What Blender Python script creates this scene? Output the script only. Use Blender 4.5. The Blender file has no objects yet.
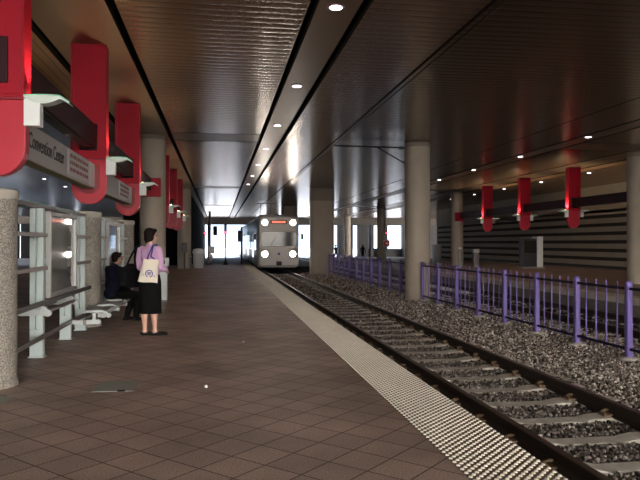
import bpy, bmesh, math, random
import numpy as np
from mathutils import Vector, Matrix, Quaternion
R = random.Random(7)
PI = math.pi
C = bpy.context.scene.collection
scene = bpy.context.scene

# ------------------------------------------------------------------ materials
def mat(name, col, rough=.6, metal=0., var=0., vscale=8., bump=0., bscale=40., emit=None, estr=0., spec=.5, alpha=None, trans=0.):
    m = bpy.data.materials.new(name); m.use_nodes = True
    nt = m.node_tree; N = nt.nodes; L = nt.links
    b = N['Principled BSDF']
    b.inputs['Roughness'].default_value = rough
    b.inputs['Metallic'].default_value = metal
    b.inputs['Specular IOR Level'].default_value = spec
    b.inputs['Transmission Weight'].default_value = trans
    if alpha is not None: b.inputs['Alpha'].default_value = alpha
    if emit:
        b.inputs['Emission Color'].default_value = (*emit, 1); b.inputs['Emission Strength'].default_value = estr
    tc = N.new('ShaderNodeTexCoord')
    nz = N.new('ShaderNodeTexNoise'); nz.inputs['Scale'].default_value = vscale; nz.inputs['Detail'].default_value = 4
    L.new(tc.outputs['Object'], nz.inputs['Vector'])
    mx = N.new('ShaderNodeMix'); mx.data_type = 'RGBA'
    v = max(var, .02)
    mx.inputs['A'].default_value = (*[c*(1-v) for c in col], 1)
    mx.inputs['B'].default_value = (*[min(1, c*(1+v)) for c in col], 1)
    L.new(nz.outputs['Fac'], mx.inputs['Factor'])
    L.new(mx.outputs['Result'], b.inputs['Base Color'])
    m['mix'] = 1
    if bump > 0:
        n2 = N.new('ShaderNodeTexNoise'); n2.inputs['Scale'].default_value = bscale; n2.inputs['Detail'].default_value = 3
        L.new(tc.outputs['Object'], n2.inputs['Vector'])
        bp = N.new('ShaderNodeBump'); bp.inputs['Strength'].default_value = bump; bp.inputs['Distance'].default_value = .02
        L.new(n2.outputs['Fac'], bp.inputs['Height']); L.new(bp.outputs['Normal'], b.inputs['Normal'])
    return m

M = {}
M['red'] = mat('red_paint', (.37, .007, .024), .5, var=.08, vscale=2, spec=.2)
M['red_dark'] = mat('red_recess', (.25, .010, .022), .4)
M['red_gloss'] = mat('red_gloss', (.50, .030, .055), .3, var=.1, vscale=3, spec=.35)
M['maroon'] = mat('beam_paint', (.035, .012, .017), .5, spec=.15)
M['lampwhite'] = mat('lamp_white', (.80, .85, .86), .35)
M['lampglass'] = mat('lamp_glass', (.66, .76, .73), .25, var=.05)
M['glassedge'] = mat('glass_edge', (.25, .75, .50), .2)
M['bulb'] = mat('lamp_bulb', (1, .85, .65), .5, emit=(1, .78, .5), estr=14)
M['sign'] = mat('sign_face', (.42, .41, .42), .45, var=.06, vscale=3)
M['signpale'] = mat('sign_pale', (.55, .53, .54), .45)
M['signend'] = mat('sign_end', (.66, .68, .70), .35)
M['olive'] = mat('sign_underside', (.36, .32, .18), .6)
M['ink'] = mat('ink', (.018, .018, .022), .5)
M['inkred'] = mat('ink_red', (.22, .05, .05), .5)
M['column'] = mat('column_concrete', (.40, .345, .285), .75, var=.14, vscale=1.6, bump=.08, bscale=30)
M['collar'] = mat('column_joint', (.24, .21, .18), .8)
M['aluminium'] = mat('shelter_paint', (.56, .66, .67), .42, var=.05)
M['greymetal'] = mat('grey_metal', (.20, .19, .20), .38, .5, var=.08)
M['pinkmetal'] = mat('warm_rail', (.36, .31, .31), .4, .3)
M['panel'] = mat('display_glass', (.21, .22, .215), .04, .0, var=.35, vscale=1.3, spec=.6)
M['panelframe'] = mat('display_frame', (.36, .36, .36), .4, .3)
M['benchwhite'] = mat('bench_paint', (.52, .57, .58), .35, var=.05)
M['benchgrey'] = mat('bench_seat', (.44, .44, .45), .4, .3)
M['purple'] = mat('fence_purple', (.155, .112, .38), .5, var=.12, vscale=6)
M['fencerail'] = mat('fence_rail', (.022, .018, .045), .65, spec=.2)
M['footing'] = mat('footing_concrete', (.42, .40, .36), .85, var=.15, vscale=20)
M['rust'] = mat('rail_rust', (.034, .025, .020), .6, .2, var=.3, vscale=14, bump=.1)
M['railtop'] = mat('rail_top', (.17, .125, .10), .42, .7, var=.2, vscale=6)
M['tie'] = mat('tie_concrete', (.56, .53, .48), .85, var=.3, vscale=7, bump=.15, bscale=60)
M['clip'] = mat('clip_rust', (.22, .15, .10), .6, .3)
M['bed'] = mat('bed', (.06, .05, .043), .95, var=.5, vscale=26, bump=1., bscale=30)
M['edge'] = mat('edge_concrete', (.23, .21, .18), .85, var=.2, vscale=5)
M['steelcover'] = mat('cover_steel', (.30, .32, .29), .6, .1, var=.15, vscale=14, bump=.3, bscale=90)
M['dark'] = mat('dark_void', (.006, .006, .006), .9)
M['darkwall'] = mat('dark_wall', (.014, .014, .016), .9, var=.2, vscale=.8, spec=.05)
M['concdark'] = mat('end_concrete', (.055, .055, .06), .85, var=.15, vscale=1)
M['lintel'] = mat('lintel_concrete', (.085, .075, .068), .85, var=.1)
M['bluewhite'] = mat('pale_street', (.50, .52, .56), .8, var=.08, vscale=.3)
M['trainwhite'] = mat('train_white', (.72, .70, .68), .3, var=.03)
M['traingrey'] = mat('train_grey', (.30, .28, .27), .45, .2)
M['traingold'] = mat('train_band', (.50, .42, .30), .4)
M['trainblack'] = mat('train_black', (.025, .025, .028), .5)
M['trainglass'] = mat('train_glass', (.03, .03, .03), .08, spec=.2)
M['sideglass'] = mat('train_side_glass', (.06, .065, .07), .06, spec=1.)
M['headlamp'] = mat('head_lamp', (1, 1, .95), .4, emit=(1, .93, .82), estr=28)
M['led'] = mat('led_sign', (.3, .02, .02), .5, emit=(1, .13, .08), estr=3.)
M['redlight'] = mat('red_light', (.6, .02, .02), .4, emit=(1, .05, .08), estr=6)
M['downlight'] = mat('down_light', (1, 1, 1), .4, emit=(1, .84, .92), estr=9)
M['trim'] = mat('light_trim', (.42, .36, .46), .3, .5)
M['skin'] = mat('skin', (.62, .37, .29), .5, var=.04)
M['skinman'] = mat('skin_tan', (.42, .24, .17), .5, var=.04)
M['hair'] = mat('hair', (.009, .006, .005), .6, var=.3, vscale=60, bump=.4, bscale=120, spec=.12)
M['lilac'] = mat('lilac_knit', (.60, .37, .60), .85, var=.08, vscale=20, bump=.1, bscale=60)
M['black'] = mat('black_cloth', (.006, .006, .0065), .9, var=.2, vscale=8, spec=.1)
M['navy'] = mat('navy_cloth', (.011, .012, .027), .9, var=.15, spec=.1)
M['shoe'] = mat('shoe_leather', (.006, .006, .007), .45, spec=.25)
M['cream'] = mat('tote_canvas', (.74, .68, .58), .85, var=.05, vscale=30, bump=.1)
M['blue'] = mat('tote_blue', (.06, .06, .32), .7)
M['bagblack'] = mat('bag_nylon', (.005, .005, .006), .7, spec=.12)
M['eye'] = mat('eye', (.02, .012, .01), .2)
M['paper'] = mat('paper', (.75, .74, .72), .8)
M['bin'] = mat('bin_metal', (.27, .29, .30), .42, .2, var=.06)
M['binlid'] = mat('bin_lid', (.48, .51, .52), .4)
M['darkgrey'] = mat('dark_grey', (.035, .036, .04), .45)
M['signred'] = mat('sign_red', (.50, .03, .04), .45)
M['signwhite'] = mat('sign_white', (.65, .62, .63), .5)
M['asphalt'] = mat('asphalt', (.06, .06, .06), .9, var=.2)
M['coping'] = mat('coping_concrete', (.62, .56, .47), .75, var=.1)
M['wire'] = mat('wire', (.015, .013, .012), .5, .5)

def aggregate():
    m = mat('aggregate', (.30, .275, .24), .85)
    nt = m.node_tree; N = nt.nodes; L = nt.links; b = N['Principled BSDF']
    tc = N.new('ShaderNodeTexCoord'); v = N.new('ShaderNodeTexVoronoi'); v.inputs['Scale'].default_value = 95
    L.new(tc.outputs['Object'], v.inputs['Vector'])
    r = N.new('ShaderNodeValToRGB'); e = r.color_ramp.elements
    e[0].color = (.14, .13, .115, 1); e[1].color = (.42, .395, .355, 1)
    e.new(.5).color = (.26, .24, .21, 1)
    sp = N.new('ShaderNodeSeparateColor'); L.new(v.outputs['Color'], sp.inputs['Color'])
    L.new(sp.outputs['Red'], r.inputs['Fac']); L.new(r.outputs['Color'], b.inputs['Base Color'])
    bp = N.new('ShaderNodeBump'); bp.inputs['Strength'].default_value = .5; bp.inputs['Distance'].default_value = .01
    L.new(v.outputs['Distance'], bp.inputs['Height']); bp.invert = True; L.new(bp.outputs['Normal'], b.inputs['Normal'])
    return m
M['aggregate'] = aggregate()

def brick_mat():
    m = bpy.data.materials.new('brick_pavers'); m.use_nodes = True
    nt = m.node_tree; N = nt.nodes; L = nt.links; b = N['Principled BSDF']
    tc = N.new('ShaderNodeTexCoord')
    mp = N.new('ShaderNodeMapping'); mp.inputs['Rotation'].default_value = (0, 0, PI/4); mp.inputs['Location'].default_value = (.11, .07, 0)
    L.new(tc.outputs['Object'], mp.inputs['Vector'])
    bk = N.new('ShaderNodeTexBrick'); bk.offset = 0; bk.squash = 1
    bk.inputs['Scale'].default_value = 1; bk.inputs['Brick Width'].default_value = .305; bk.inputs['Row Height'].default_value = .305
    bk.inputs['Mortar Size'].default_value = .0065; bk.inputs['Mortar Smooth'].default_value = .3; bk.inputs['Bias'].default_value = 0
    bk.inputs['Color1'].default_value = (.46, .345, .295, 1); bk.inputs['Color2'].default_value = (.36, .272, .232, 1)
    bk.inputs['Mortar'].default_value = (.06, .042, .035, 1)
    L.new(mp.outputs['Vector'], bk.inputs['Vector'])
    n1 = N.new('ShaderNodeTexNoise'); n1.inputs['Scale'].default_value = 1.1; n1.inputs['Detail'].default_value = 5
    L.new(tc.outputs['Object'], n1.inputs['Vector'])
    n2 = N.new('ShaderNodeTexNoise'); n2.inputs['Scale'].default_value = 80; n2.inputs['Detail'].default_value = 3
    L.new(tc.outputs['Object'], n2.inputs['Vector'])
    r1 = N.new('ShaderNodeMapRange'); r1.inputs['From Min'].default_value = .3; r1.inputs['From Max'].default_value = .7
    r1.inputs['To Min'].default_value = .72; r1.inputs['To Max'].default_value = 1.22; L.new(n1.outputs['Fac'], r1.inputs['Value'])
    r2 = N.new('ShaderNodeMapRange'); r2.inputs['From Min'].default_value = .3; r2.inputs['From Max'].default_value = .7
    r2.inputs['To Min'].default_value = .6; r2.inputs['To Max'].default_value = 1.4; L.new(n2.outputs['Fac'], r2.inputs['Value'])
    mu = N.new('ShaderNodeMath'); mu.operation = 'MULTIPLY'; L.new(r1.outputs[0], mu.inputs[0]); L.new(r2.outputs[0], mu.inputs[1])
    vm = N.new('ShaderNodeVectorMath'); vm.operation = 'SCALE'; L.new(bk.outputs['Color'], vm.inputs[0]); L.new(mu.outputs[0], vm.inputs['Scale'])
    L.new(vm.outputs['Vector'], b.inputs['Base Color'])
    b.inputs['Roughness'].default_value = .52
    bp = N.new('ShaderNodeBump'); bp.inputs['Strength'].default_value = .5; bp.inputs['Distance'].default_value = .006; bp.invert = True
    L.new(bk.outputs['Fac'], bp.inputs['Height'])
    bp2 = N.new('ShaderNodeBump'); bp2.inputs['Strength'].default_value = .25; bp2.inputs['Distance'].default_value = .004
    L.new(n2.outputs['Fac'], bp2.inputs['Height']); L.new(bp.outputs['Normal'], bp2.inputs['Normal'])
    L.new(bp2.outputs['Normal'], b.inputs['Normal'])
    return m
M['brick'] = brick_mat()

def slat_mat(name, col, rough, metal, axis='Y', pitch=.115, strength=.35, dist=.008):
    """metal ceiling of narrow slats: a ribbed surface with a dark joint at each slat edge"""
    m = bpy.data.materials.new(name); m.use_nodes = True
    nt = m.node_tree; N = nt.nodes; L = nt.links; b = N['Principled BSDF']
    b.inputs['Metallic'].default_value = metal; b.inputs['Roughness'].default_value = rough
    tc = N.new('ShaderNodeTexCoord'); sx = N.new('ShaderNodeSeparateXYZ'); L.new(tc.outputs['Object'], sx.inputs[0])
    d = N.new('ShaderNodeMath'); d.operation = 'DIVIDE'; d.inputs[1].default_value = pitch; L.new(sx.outputs[axis], d.inputs[0])
    f = N.new('ShaderNodeMath'); f.operation = 'FRACT'; L.new(d.outputs[0], f.inputs[0])
    s = N.new('ShaderNodeMath'); s.operation = 'SUBTRACT'; s.inputs[1].default_value = .5; L.new(f.outputs[0], s.inputs[0])
    a = N.new('ShaderNodeMath'); a.operation = 'ABSOLUTE'; L.new(s.outputs[0], a.inputs[0])
    pw = N.new('ShaderNodeMath'); pw.operation = 'POWER'; pw.inputs[1].default_value = 3; L.new(a.outputs[0], pw.inputs[0])
    bp = N.new('ShaderNodeBump'); bp.inputs['Strength'].default_value = strength; bp.inputs['Distance'].default_value = dist*8; bp.invert = True
    L.new(pw.outputs[0], bp.inputs['Height']); L.new(bp.outputs['Normal'], b.inputs['Normal'])
    cr = N.new('ShaderNodeMapRange'); cr.inputs['From Min'].default_value = .40; cr.inputs['From Max'].default_value = .47
    cr.inputs['To Min'].default_value = 1; cr.inputs['To Max'].default_value = .25; L.new(a.outputs[0], cr.inputs['Value'])
    nz = N.new('ShaderNodeTexNoise'); nz.inputs['Scale'].default_value = .6; L.new(tc.outputs['Object'], nz.inputs['Vector'])
    r1 = N.new('ShaderNodeMapRange'); r1.inputs['To Min'].default_value = .8; r1.inputs['To Max'].default_value = 1.2; L.new(nz.outputs['Fac'], r1.inputs['Value'])
    mu = N.new('ShaderNodeMath'); mu.operation = 'MULTIPLY'; L.new(cr.outputs[0], mu.inputs[0]); L.new(r1.outputs[0], mu.inputs[1])
    vm = N.new('ShaderNodeVectorMath'); vm.operation = 'SCALE'; vm.inputs[0].default_value = col; L.new(mu.outputs[0], vm.inputs['Scale'])
    L.new(vm.outputs['Vector'], b.inputs['Base Color'])
    return m
M['slat'] = slat_mat('ceiling_slats', (.30, .20, .125), .24, .62, pitch=.215, strength=.5)
M['slat_shade_centre'] = slat_mat('ceiling_slats_shade_centre', (.22, .16, .115), .24, .92, pitch=.215, strength=.5)  # slat copy with the unlit shade over the tracks put into its colour
M['slat_shade_blue'] = slat_mat('ceiling_slats_shade_blue', (.065, .078, .105), .28, .8, pitch=.215, strength=.5)  # shade and blue daylight reflection put into the slat colour
M['slatlong'] = slat_mat('ceiling_slats_long', (.34, .22, .13), .4, .3, axis='X', pitch=.175, strength=.4)
M['smooth'] = mat('ceiling_smooth', (.28, .205, .145), .34, .5, var=.06, vscale=.7)

def ribbed():
    m = mat('wall_concrete', (.36, .33, .27), .8, var=.15, vscale=.9, bump=.1, bscale=20)
    return m
M['ribwall'] = ribbed()
M['ribdark'] = mat('wall_groove', (.030, .028, .024), .9)

def ballast_mat():
    m = bpy.data.materials.new('ballast_stone'); m.use_nodes = True
    nt = m.node_tree; N = nt.nodes; L = nt.links; b = N['Principled BSDF']; b.inputs['Roughness'].default_value = .85
    g = N.new('ShaderNodeNewGeometry')
    r = N.new('ShaderNodeValToRGB'); e = r.color_ramp.elements
    e[0].color = (.035, .028, .024, 1); e[1].color = (.85, .80, .74, 1); e.new(.4).color = (.20, .165, .145, 1); e.new(.75).color = (.45, .39, .345, 1)
    L.new(g.outputs['Random Per Island'], r.inputs['Fac'])
    tc = N.new('ShaderNodeTexCoord'); sx = N.new('ShaderNodeSeparateXYZ'); L.new(tc.outputs['Object'], sx.inputs[0])
    # oil and brake-dust staining between and beside the rails
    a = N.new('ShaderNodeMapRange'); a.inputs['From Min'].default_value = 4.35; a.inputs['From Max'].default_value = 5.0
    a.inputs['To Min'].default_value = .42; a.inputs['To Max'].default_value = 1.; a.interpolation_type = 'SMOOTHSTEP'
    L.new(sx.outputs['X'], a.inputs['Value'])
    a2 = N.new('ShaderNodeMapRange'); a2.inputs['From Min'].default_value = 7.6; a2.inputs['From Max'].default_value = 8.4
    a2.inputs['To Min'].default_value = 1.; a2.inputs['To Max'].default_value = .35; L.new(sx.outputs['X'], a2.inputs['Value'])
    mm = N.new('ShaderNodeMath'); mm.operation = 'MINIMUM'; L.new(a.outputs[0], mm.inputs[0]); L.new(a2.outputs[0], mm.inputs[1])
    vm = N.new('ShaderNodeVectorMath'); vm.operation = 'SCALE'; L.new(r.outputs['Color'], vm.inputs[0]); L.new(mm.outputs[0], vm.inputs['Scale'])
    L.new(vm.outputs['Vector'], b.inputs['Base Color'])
    return m
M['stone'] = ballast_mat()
M['tactile'] = mat('tactile_strip', (.68, .635, .55), .6, var=.10, vscale=2.5)
M['tactilebase'] = mat('tactile_base', (.20, .16, .125), .75, var=.2, vscale=5)

# ------------------------------------------------------------------ mesh helpers
class MB:
    def __init__(s): s.v = []; s.f = []; s.mi = []; s.cur = 0
    def mat(s, i): s.cur = i; return s
    def add(s, vs, fs):
        o = len(s.v); s.v += [tuple(p) for p in vs]
        for f in fs: s.f.append([i+o for i in f]); s.mi.append(s.cur)
        return s
    def box(s, x0, x1, y0, y1, z0, z1):
        return s.add([(x0,y0,z0),(x1,y0,z0),(x1,y1,z0),(x0,y1,z0),(x0,y0,z1),(x1,y0,z1),(x1,y1,z1),(x0,y1,z1)],
                     [(3,2,1,0),(4,5,6,7),(0,1,5,4),(1,2,6,5),(2,3,7,6),(3,0,4,7)])
    def prism(s, poly, axis, a, b):
        """poly: 2D points; axis 'x': (y,z), 'y': (x,z), 'z': (x,y)"""
        n = len(poly)
        def P(p, t): return (t,p[0],p[1]) if axis == 'x' else ((p[0],t,p[1]) if axis == 'y' else (p[0],p[1],t))
        vs = [P(p,a) for p in poly]+[P(p,b) for p in poly]
        fs = [list(range(n))[::-1], list(range(n,2*n))]+[(i,(i+1)%n,n+(i+1)%n,n+i) for i in range(n)]
        return s.add(vs, fs)
    def lathe(s, prof, n=24, c=(0,0,0), sx=1, sy=1):
        """prof: (r,z) from bottom to top, capped"""
        vs = []; fs = []
        for r, z in prof:
            for k in range(n):
                t = 2*PI*k/n; vs.append((c[0]+r*sx*math.cos(t), c[1]+r*sy*math.sin(t), c[2]+z))
        m = len(prof)
        for j in range(m-1):
            for k in range(n):
                fs.append((j*n+k, j*n+(k+1)%n, (j+1)*n+(k+1)%n, (j+1)*n+k))
        fs.append(tuple(range(n))[::-1]); fs.append(tuple((m-1)*n+k for k in range(n)))
        return s.add(vs, fs)
    def tube(s, pts, r, n=10, r1=None):
        pts = [Vector(p) for p in pts]; m = len(pts); vs = []; fs = []
        rs = [r+(r1-r)*i/(m-1) if r1 is not None else r for i in range(m)]
        up = None
        for i, p in enumerate(pts):
            d = (pts[min(i+1,m-1)]-pts[max(i-1,0)]).normalized()
            if up is None:
                up = Vector((0,0,1)) if abs(d.z) < .9 else Vector((1,0,0))
            a = d.cross(up).normalized(); b = a.cross(d).normalized(); up = b
            for k in range(n):
                t = 2*PI*k/n; vs.append(p+(a*math.cos(t)+b*math.sin(t))*rs[i])
        for j in range(m-1):
            for k in range(n): fs.append((j*n+k, (j+1)*n+k, (j+1)*n+(k+1)%n, j*n+(k+1)%n))
        fs.append(tuple(range(n))); fs.append(tuple((m-1)*n+k for k in range(n))[::-1])
        return s.add(vs, fs)
    def ball(s, c, rx, ry=None, rz=None, n=16, m=10, rot=None):
        ry = ry or rx; rz = rz or rx; vs = []; fs = []
        c = Vector(c)
        def Q(x, y, z):
            v = Vector((x*rx, y*ry, z*rz))
            if rot is not None: v = rot @ v
            return c+v
        vs.append(Q(0,0,-1))
        for j in range(1, m):
            ph = -PI/2+PI*j/m
            for k in range(n):
                t = 2*PI*k/n; vs.append(Q(math.cos(ph)*math.cos(t), math.cos(ph)*math.sin(t), math.sin(ph)))
        vs.append(Q(0,0,1)); top = len(vs)-1
        for k in range(n): fs.append((0, 1+(k+1)%n, 1+k)); fs.append((top, top-n+k, top-n+(k+1)%n))
        for j in range(m-2):
            for k in range(n): fs.append((1+j*n+k, 1+j*n+(k+1)%n, 1+(j+1)*n+(k+1)%n, 1+(j+1)*n+k))
        return s.add(vs, fs)
    def limb(s, chain, n=14):
        """capsule chain: [(p,r),...]"""
        for (p, r), (q, t) in zip(chain, chain[1:]):
            s.tube([p, q], r, n, t)
        for p, r in chain: s.ball(p, r*1.0, n=n, m=8)
        return s
    def mesh(s, name):
        me = bpy.data.meshes.new(name); me.from_pydata(s.v, [], s.f)
        if any(s.mi): me.polygons.foreach_set('material_index', s.mi)
        bm = bmesh.new(); bm.from_mesh(me); bmesh.ops.recalc_face_normals(bm, faces=bm.faces); bm.to_mesh(me); bm.free()
        return me
    def build(s, name, mats, parent=None, smooth=None, bevel=0, seg=2):
        me = s.mesh(name)
        for m in (mats if isinstance(mats, (list, tuple)) else [mats]): me.materials.append(M[m] if isinstance(m, str) else m)
        o = bpy.data.objects.new(name, me); C.objects.link(o)
        if parent: o.parent = parent
        if smooth:
            me.polygons.foreach_set('use_smooth', [True]*len(me.polygons))
            me.set_sharp_from_angle(angle=math.radians(smooth))
        if bevel:
            b = o.modifiers.new('bevel', 'BEVEL'); b.width = bevel; b.segments = seg; b.limit_method = 'ANGLE'; b.angle_limit = math.radians(40)
        return o

def rrect(w, h, r, n=5, cx=0, cy=0):
    pts = []
    for sx, sy, a0 in ((1,1,0),(-1,1,90),(-1,-1,180),(1,-1,270)):
        for k in range(n+1):
            a = math.radians(a0+90*k/n); pts.append((cx+sx*(w/2-r)+r*math.cos(a), cy+sy*(h/2-r)+r*math.sin(a)))
    return pts

def thing(name, label, cat, loc=(0,0,0), rz=0, group=None):
    o = bpy.data.objects.new(name, None); C.objects.link(o); o.empty_display_size = .2
    o.location = loc; o.rotation_euler = (0,0,rz); return tag(o, label, cat, group)
def tag(o, label=None, cat=None, group=None, kind=None):
    if label: o['label'] = label
    if cat: o['category'] = cat
    if group: o['group'] = group
    if kind: o['kind'] = kind
    return o
def struct(o): o['kind'] = 'structure'; return o
def kids(o): return [c for c in bpy.data.objects if c.parent == o]
def copy_tree(o, loc=None, rz=None, label=None, group=None):
    def rec(a, par):
        c = a.copy(); C.objects.link(c)
        if par: c.parent = par
        for k in list(KID.get(a.name, [])): rec(k, c)
        return c
    KID = {}
    for q in bpy.data.objects:
        if q.parent: KID.setdefault(q.parent.name, []).append(q)
    c = rec(o, None)
    if loc is not None: c.location = loc
    if rz is not None: c.rotation_euler = (0,0,rz)
    if label: c['label'] = label
    if group: c['group'] = group
    return c
def area_disc(name, loc, power, col, size, rot, parent=None, spot=None, blend=.5):
    l = bpy.data.lights.new(name, 'SPOT' if spot else 'POINT'); l.energy = power; l.color = col; l.shadow_soft_size = size
    if spot: l.spot_size = math.radians(spot); l.spot_blend = blend
    o = bpy.data.objects.new(name, l); C.objects.link(o); o.location = loc; o.rotation_euler = rot
    if parent: o.parent = parent
    return o
def baked(mb, name, mats, parent, voxel=.01, smooth_it=3, fac=.5):
    """union of overlapping closed pieces as one continuous surface"""
    o = mb.build(name, mats, None)
    r = o.modifiers.new('r', 'REMESH'); r.mode = 'VOXEL'; r.voxel_size = voxel; r.use_smooth_shade = True
    sm = o.modifiers.new('s', 'SMOOTH'); sm.iterations = smooth_it; sm.factor = fac
    dg = bpy.context.evaluated_depsgraph_get()
    me = bpy.data.meshes.new_from_object(o.evaluated_get(dg))
    me.materials.clear()
    for m in (mats if isinstance(mats, (list, tuple)) else [mats]): me.materials.append(M[m])
    bpy.data.objects.remove(o)
    o = bpy.data.objects.new(name, me); C.objects.link(o)
    me.polygons.foreach_set('use_smooth', [True]*len(me.polygons))
    if parent: o.parent = parent
    return o
def text_mesh(name, s, size, m, parent, loc, rot, extrude=.002, width=None):
    cu = bpy.data.curves.new(name, 'FONT'); cu.body = s; cu.size = size; cu.extrude = extrude; cu.align_x = 'LEFT'; cu.align_y = 'CENTER'
    t = bpy.data.objects.new(name, cu); C.objects.link(t)
    dg = bpy.context.evaluated_depsgraph_get(); me = bpy.data.meshes.new_from_object(t.evaluated_get(dg))
    bpy.data.objects.remove(t)
    me.materials.clear(); me.materials.append(M[m])
    o = bpy.data.objects.new(name, me); C.objects.link(o); o.parent = parent; o.location = loc; o.rotation_euler = rot
    if width:
        xs = [v.co.x for v in me.vertices]; o.scale = (width/(max(xs)-min(xs)), 1, 1)
    return o

# ------------------------------------------------------------------ dimensions
MOD = 4.572; BAY = 18.288
Y0, YE = -12., 86.          # building ends
COLY = [2.1+BAY*k for k in range(5)]
XM = 6.50                   # mirror line between the two tracks
ZC = 4.75                   # ceiling
XE, XT = 2.15, 1.55         # platform edge, tactile strip
XE2 = 2*XM-XE
TX, TX2 = 3.70, 2*XM-3.70
PE = 46.                    # platform end

# ------------------------------------------------------------------ floors and ground
struct(MB().box(-14, XT-.0, Y0, PE, -.9, 0).build('floor', 'brick'))
b = MB(); b.mat(0); b.box(XE-.06, XE, Y0, PE, -.9, -.004); struct(b.build('platform_edge_trim', 'edge'))
struct(MB().box(2*XM-XT, 21.5, Y0, 62, -.9, 0).build('floor_far_platform', 'brick'))
struct(MB().box(XE2, XE2+.06, Y0, 62, -.9, -.16).build('far_platform_edge_trim', 'edge'))
struct(MB().box(XE2-.05, XE2+.06, Y0, 62, -.16, .003).build('far_coping_trim', 'coping'))
struct(MB().prism([(PE,0),(PE+6,-.4),(PE+6,-.9),(PE,-.9)], 'x', -14, XE).build('ramp_floor', 'edge'))
struct(MB().box(-40, 45, PE+6, 240, -.9, -.42).build('street_ground', 'bluewhite'))
struct(MB().box(-40, 45, -90, Y0, -.9, -.42).build('ground_behind', 'asphalt'))

def zb(x):
    if x < TX+1.2: return -.515
    if x < TX+2.0: return -.515+(x-TX-1.2)/.8*.12
    if x < 7.2: return -.395
    if x < TX2-1.2: return -.395-(x-7.2)/(TX2-1.2-7.2)*.12
    return -.515
b = MB()
xs = [XE, 3, TX+1.2, TX+2.0, 6.45, 7.2, TX2-1.2, TX2, XE2]
b.prism([(x, zb(x)-.03) for x in xs]+[(XE2,-.9),(XE,-.9)], 'y', Y0, 110)
struct(b.build('track_bed', 'bed'))

# tactile strips with truncated domes
def tactile(name, x0, x1, ya, yb, pitch, ring):
    b = MB().mat(1); b.box(x0, x1, ya, yb, -.9, .002)
    base = len(b.v)
    h = pitch/math.sqrt(2); P2 = []
    for j in range(int((yb-ya)/h)):
        o = h if j % 2 else 0
        P2 += [(x0+.02+o+2*h*i, ya+h/2+j*h) for i in range(int((x1-x0-.03-o)/(2*h))+1)]
    P2 = np.array(P2); gx, gy = P2[:, 0], P2[:, 1]; K = ring
    t = np.arange(K)*2*PI/K
    lo = np.stack([np.cos(t)*pitch*.315, np.sin(t)*pitch*.315, np.zeros(K)+.002], 1)
    hi = np.stack([np.cos(t)*pitch*.22, np.sin(t)*pitch*.22, np.zeros(K)+.011], 1)
    one = np.concatenate([lo, hi])
    V = (one[None]+np.stack([gx, gy, gx*0], 1)[:, None]).reshape(-1, 3)
    fs = [[i, (i+1) % K, K+(i+1) % K, K+i] for i in range(K)]
    n = len(gx)
    F = []; idx = (np.arange(n)*2*K+base)
    for q in fs: F.append(idx[:, None]+np.array(q))
    quads = np.concatenate(F).tolist(); caps = (idx[:, None]+np.arange(K, 2*K)).tolist()
    b.v += V.tolist(); b.f += quads+caps; b.mi += [0]*(len(quads)+len(caps))
    return b.build(name, ['tactile', 'tactilebase'])
struct(tactile('tactile_edge_trim', XT, XE, 2.2, PE, .050, 8))
struct(MB().box(XT, XE, Y0, 2.2, -.9, .002).build('rear_edge_trim', 'tactile'))
struct(MB().box(XE2+.06, 2*XM-XT, Y0, 62, -.9, .004).build('far_edge_trim', 'tactile'))

# ------------------------------------------------------------------ ceiling
def band(x0, x1, m, ya=Y0, yb=YE, z=ZC, n='ceiling'):
    o = MB().box(x0, x1, ya, yb, z, z+.12).build(n, [m, 'dark'])
    for p in o.data.polygons: p.material_index = 0 if p.normal.z < -.5 else 1
    return struct(o)
def mir(x0, x1): return (2*XM-x1, 2*XM-x0)
for side in (0, 1):
    f = (lambda a, c: (a, c)) if side == 0 else mir
    band(*f(-2.70, -1.53), 'smooth'); band(*f(1.34, 1.92), 'smooth')
    for k in range(-1, 5):
        yc = 2.1+BAY*k
        a, e = max(Y0, yc+.77), min(YE, yc+BAY-.77)
        band(*f(-1.40, 1.22), 'slat', a, e)
        if yc-.70 > Y0: band(*f(-1.40, 1.22), 'smooth', yc-.70, yc+.70)
    band(*f(-3.55, -2.85), 'slatlong')
band(2.06, 3.64, 'slat'); band(3.70, 9.30, 'slat_shade_centre'); band(9.36, 10.94, 'slat_shade_centre')
band(-34, -4.15, 'slat_shade_blue'); band(16.6, 40, 'slat')
struct(MB().box(-4.15, -3.55, Y0, YE, 4.55, 4.95).build('ceiling_beam', 'dark'))
struct(MB().box(-40, 45, Y0, YE, 5.15, 5.5).build('ceiling_roof_slab', 'dark'))

# walls
struct(MB().box(-14.4, -14, Y0, 44, -.9, 5.15).build('wall_left', 'darkwall'))
w = MB(); X = 21.5
w.mat(0).box(X+.12, X+.5, Y0, 62.5, -.9, 5.15)
w.box(X, X+.12, Y0, 62.5, 3.2, 5.15)
z = 0.0
while z < 2.9:
    w.mat(0).box(X, X+.12, Y0, 62.5, z+.20, z+.48); z += .48
w.mat(1).box(X+.10, X+.121, Y0, 62.5, 0, 3.2)
struct(w.build('wall_right', ['ribwall', 'ribdark']))
struct(MB().box(-34, -4.6, Y0-.4, Y0, -.9, 5.15).build('light_block_wall_left', 'darkwall'))  # unseen wall added to keep daylight off the left side
struct(MB().box(13.5, 45, Y0-.4, Y0, -.9, 5.15).build('light_block_wall_right', 'darkwall'))  # unseen wall added so the far platform side stays dark
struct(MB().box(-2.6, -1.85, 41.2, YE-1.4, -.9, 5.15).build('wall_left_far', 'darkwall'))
struct(MB().box(-6.2, -2.6, 44, 44.4, -.9, 5.15).build('wall_left_cross', 'darkwall'))
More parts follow.
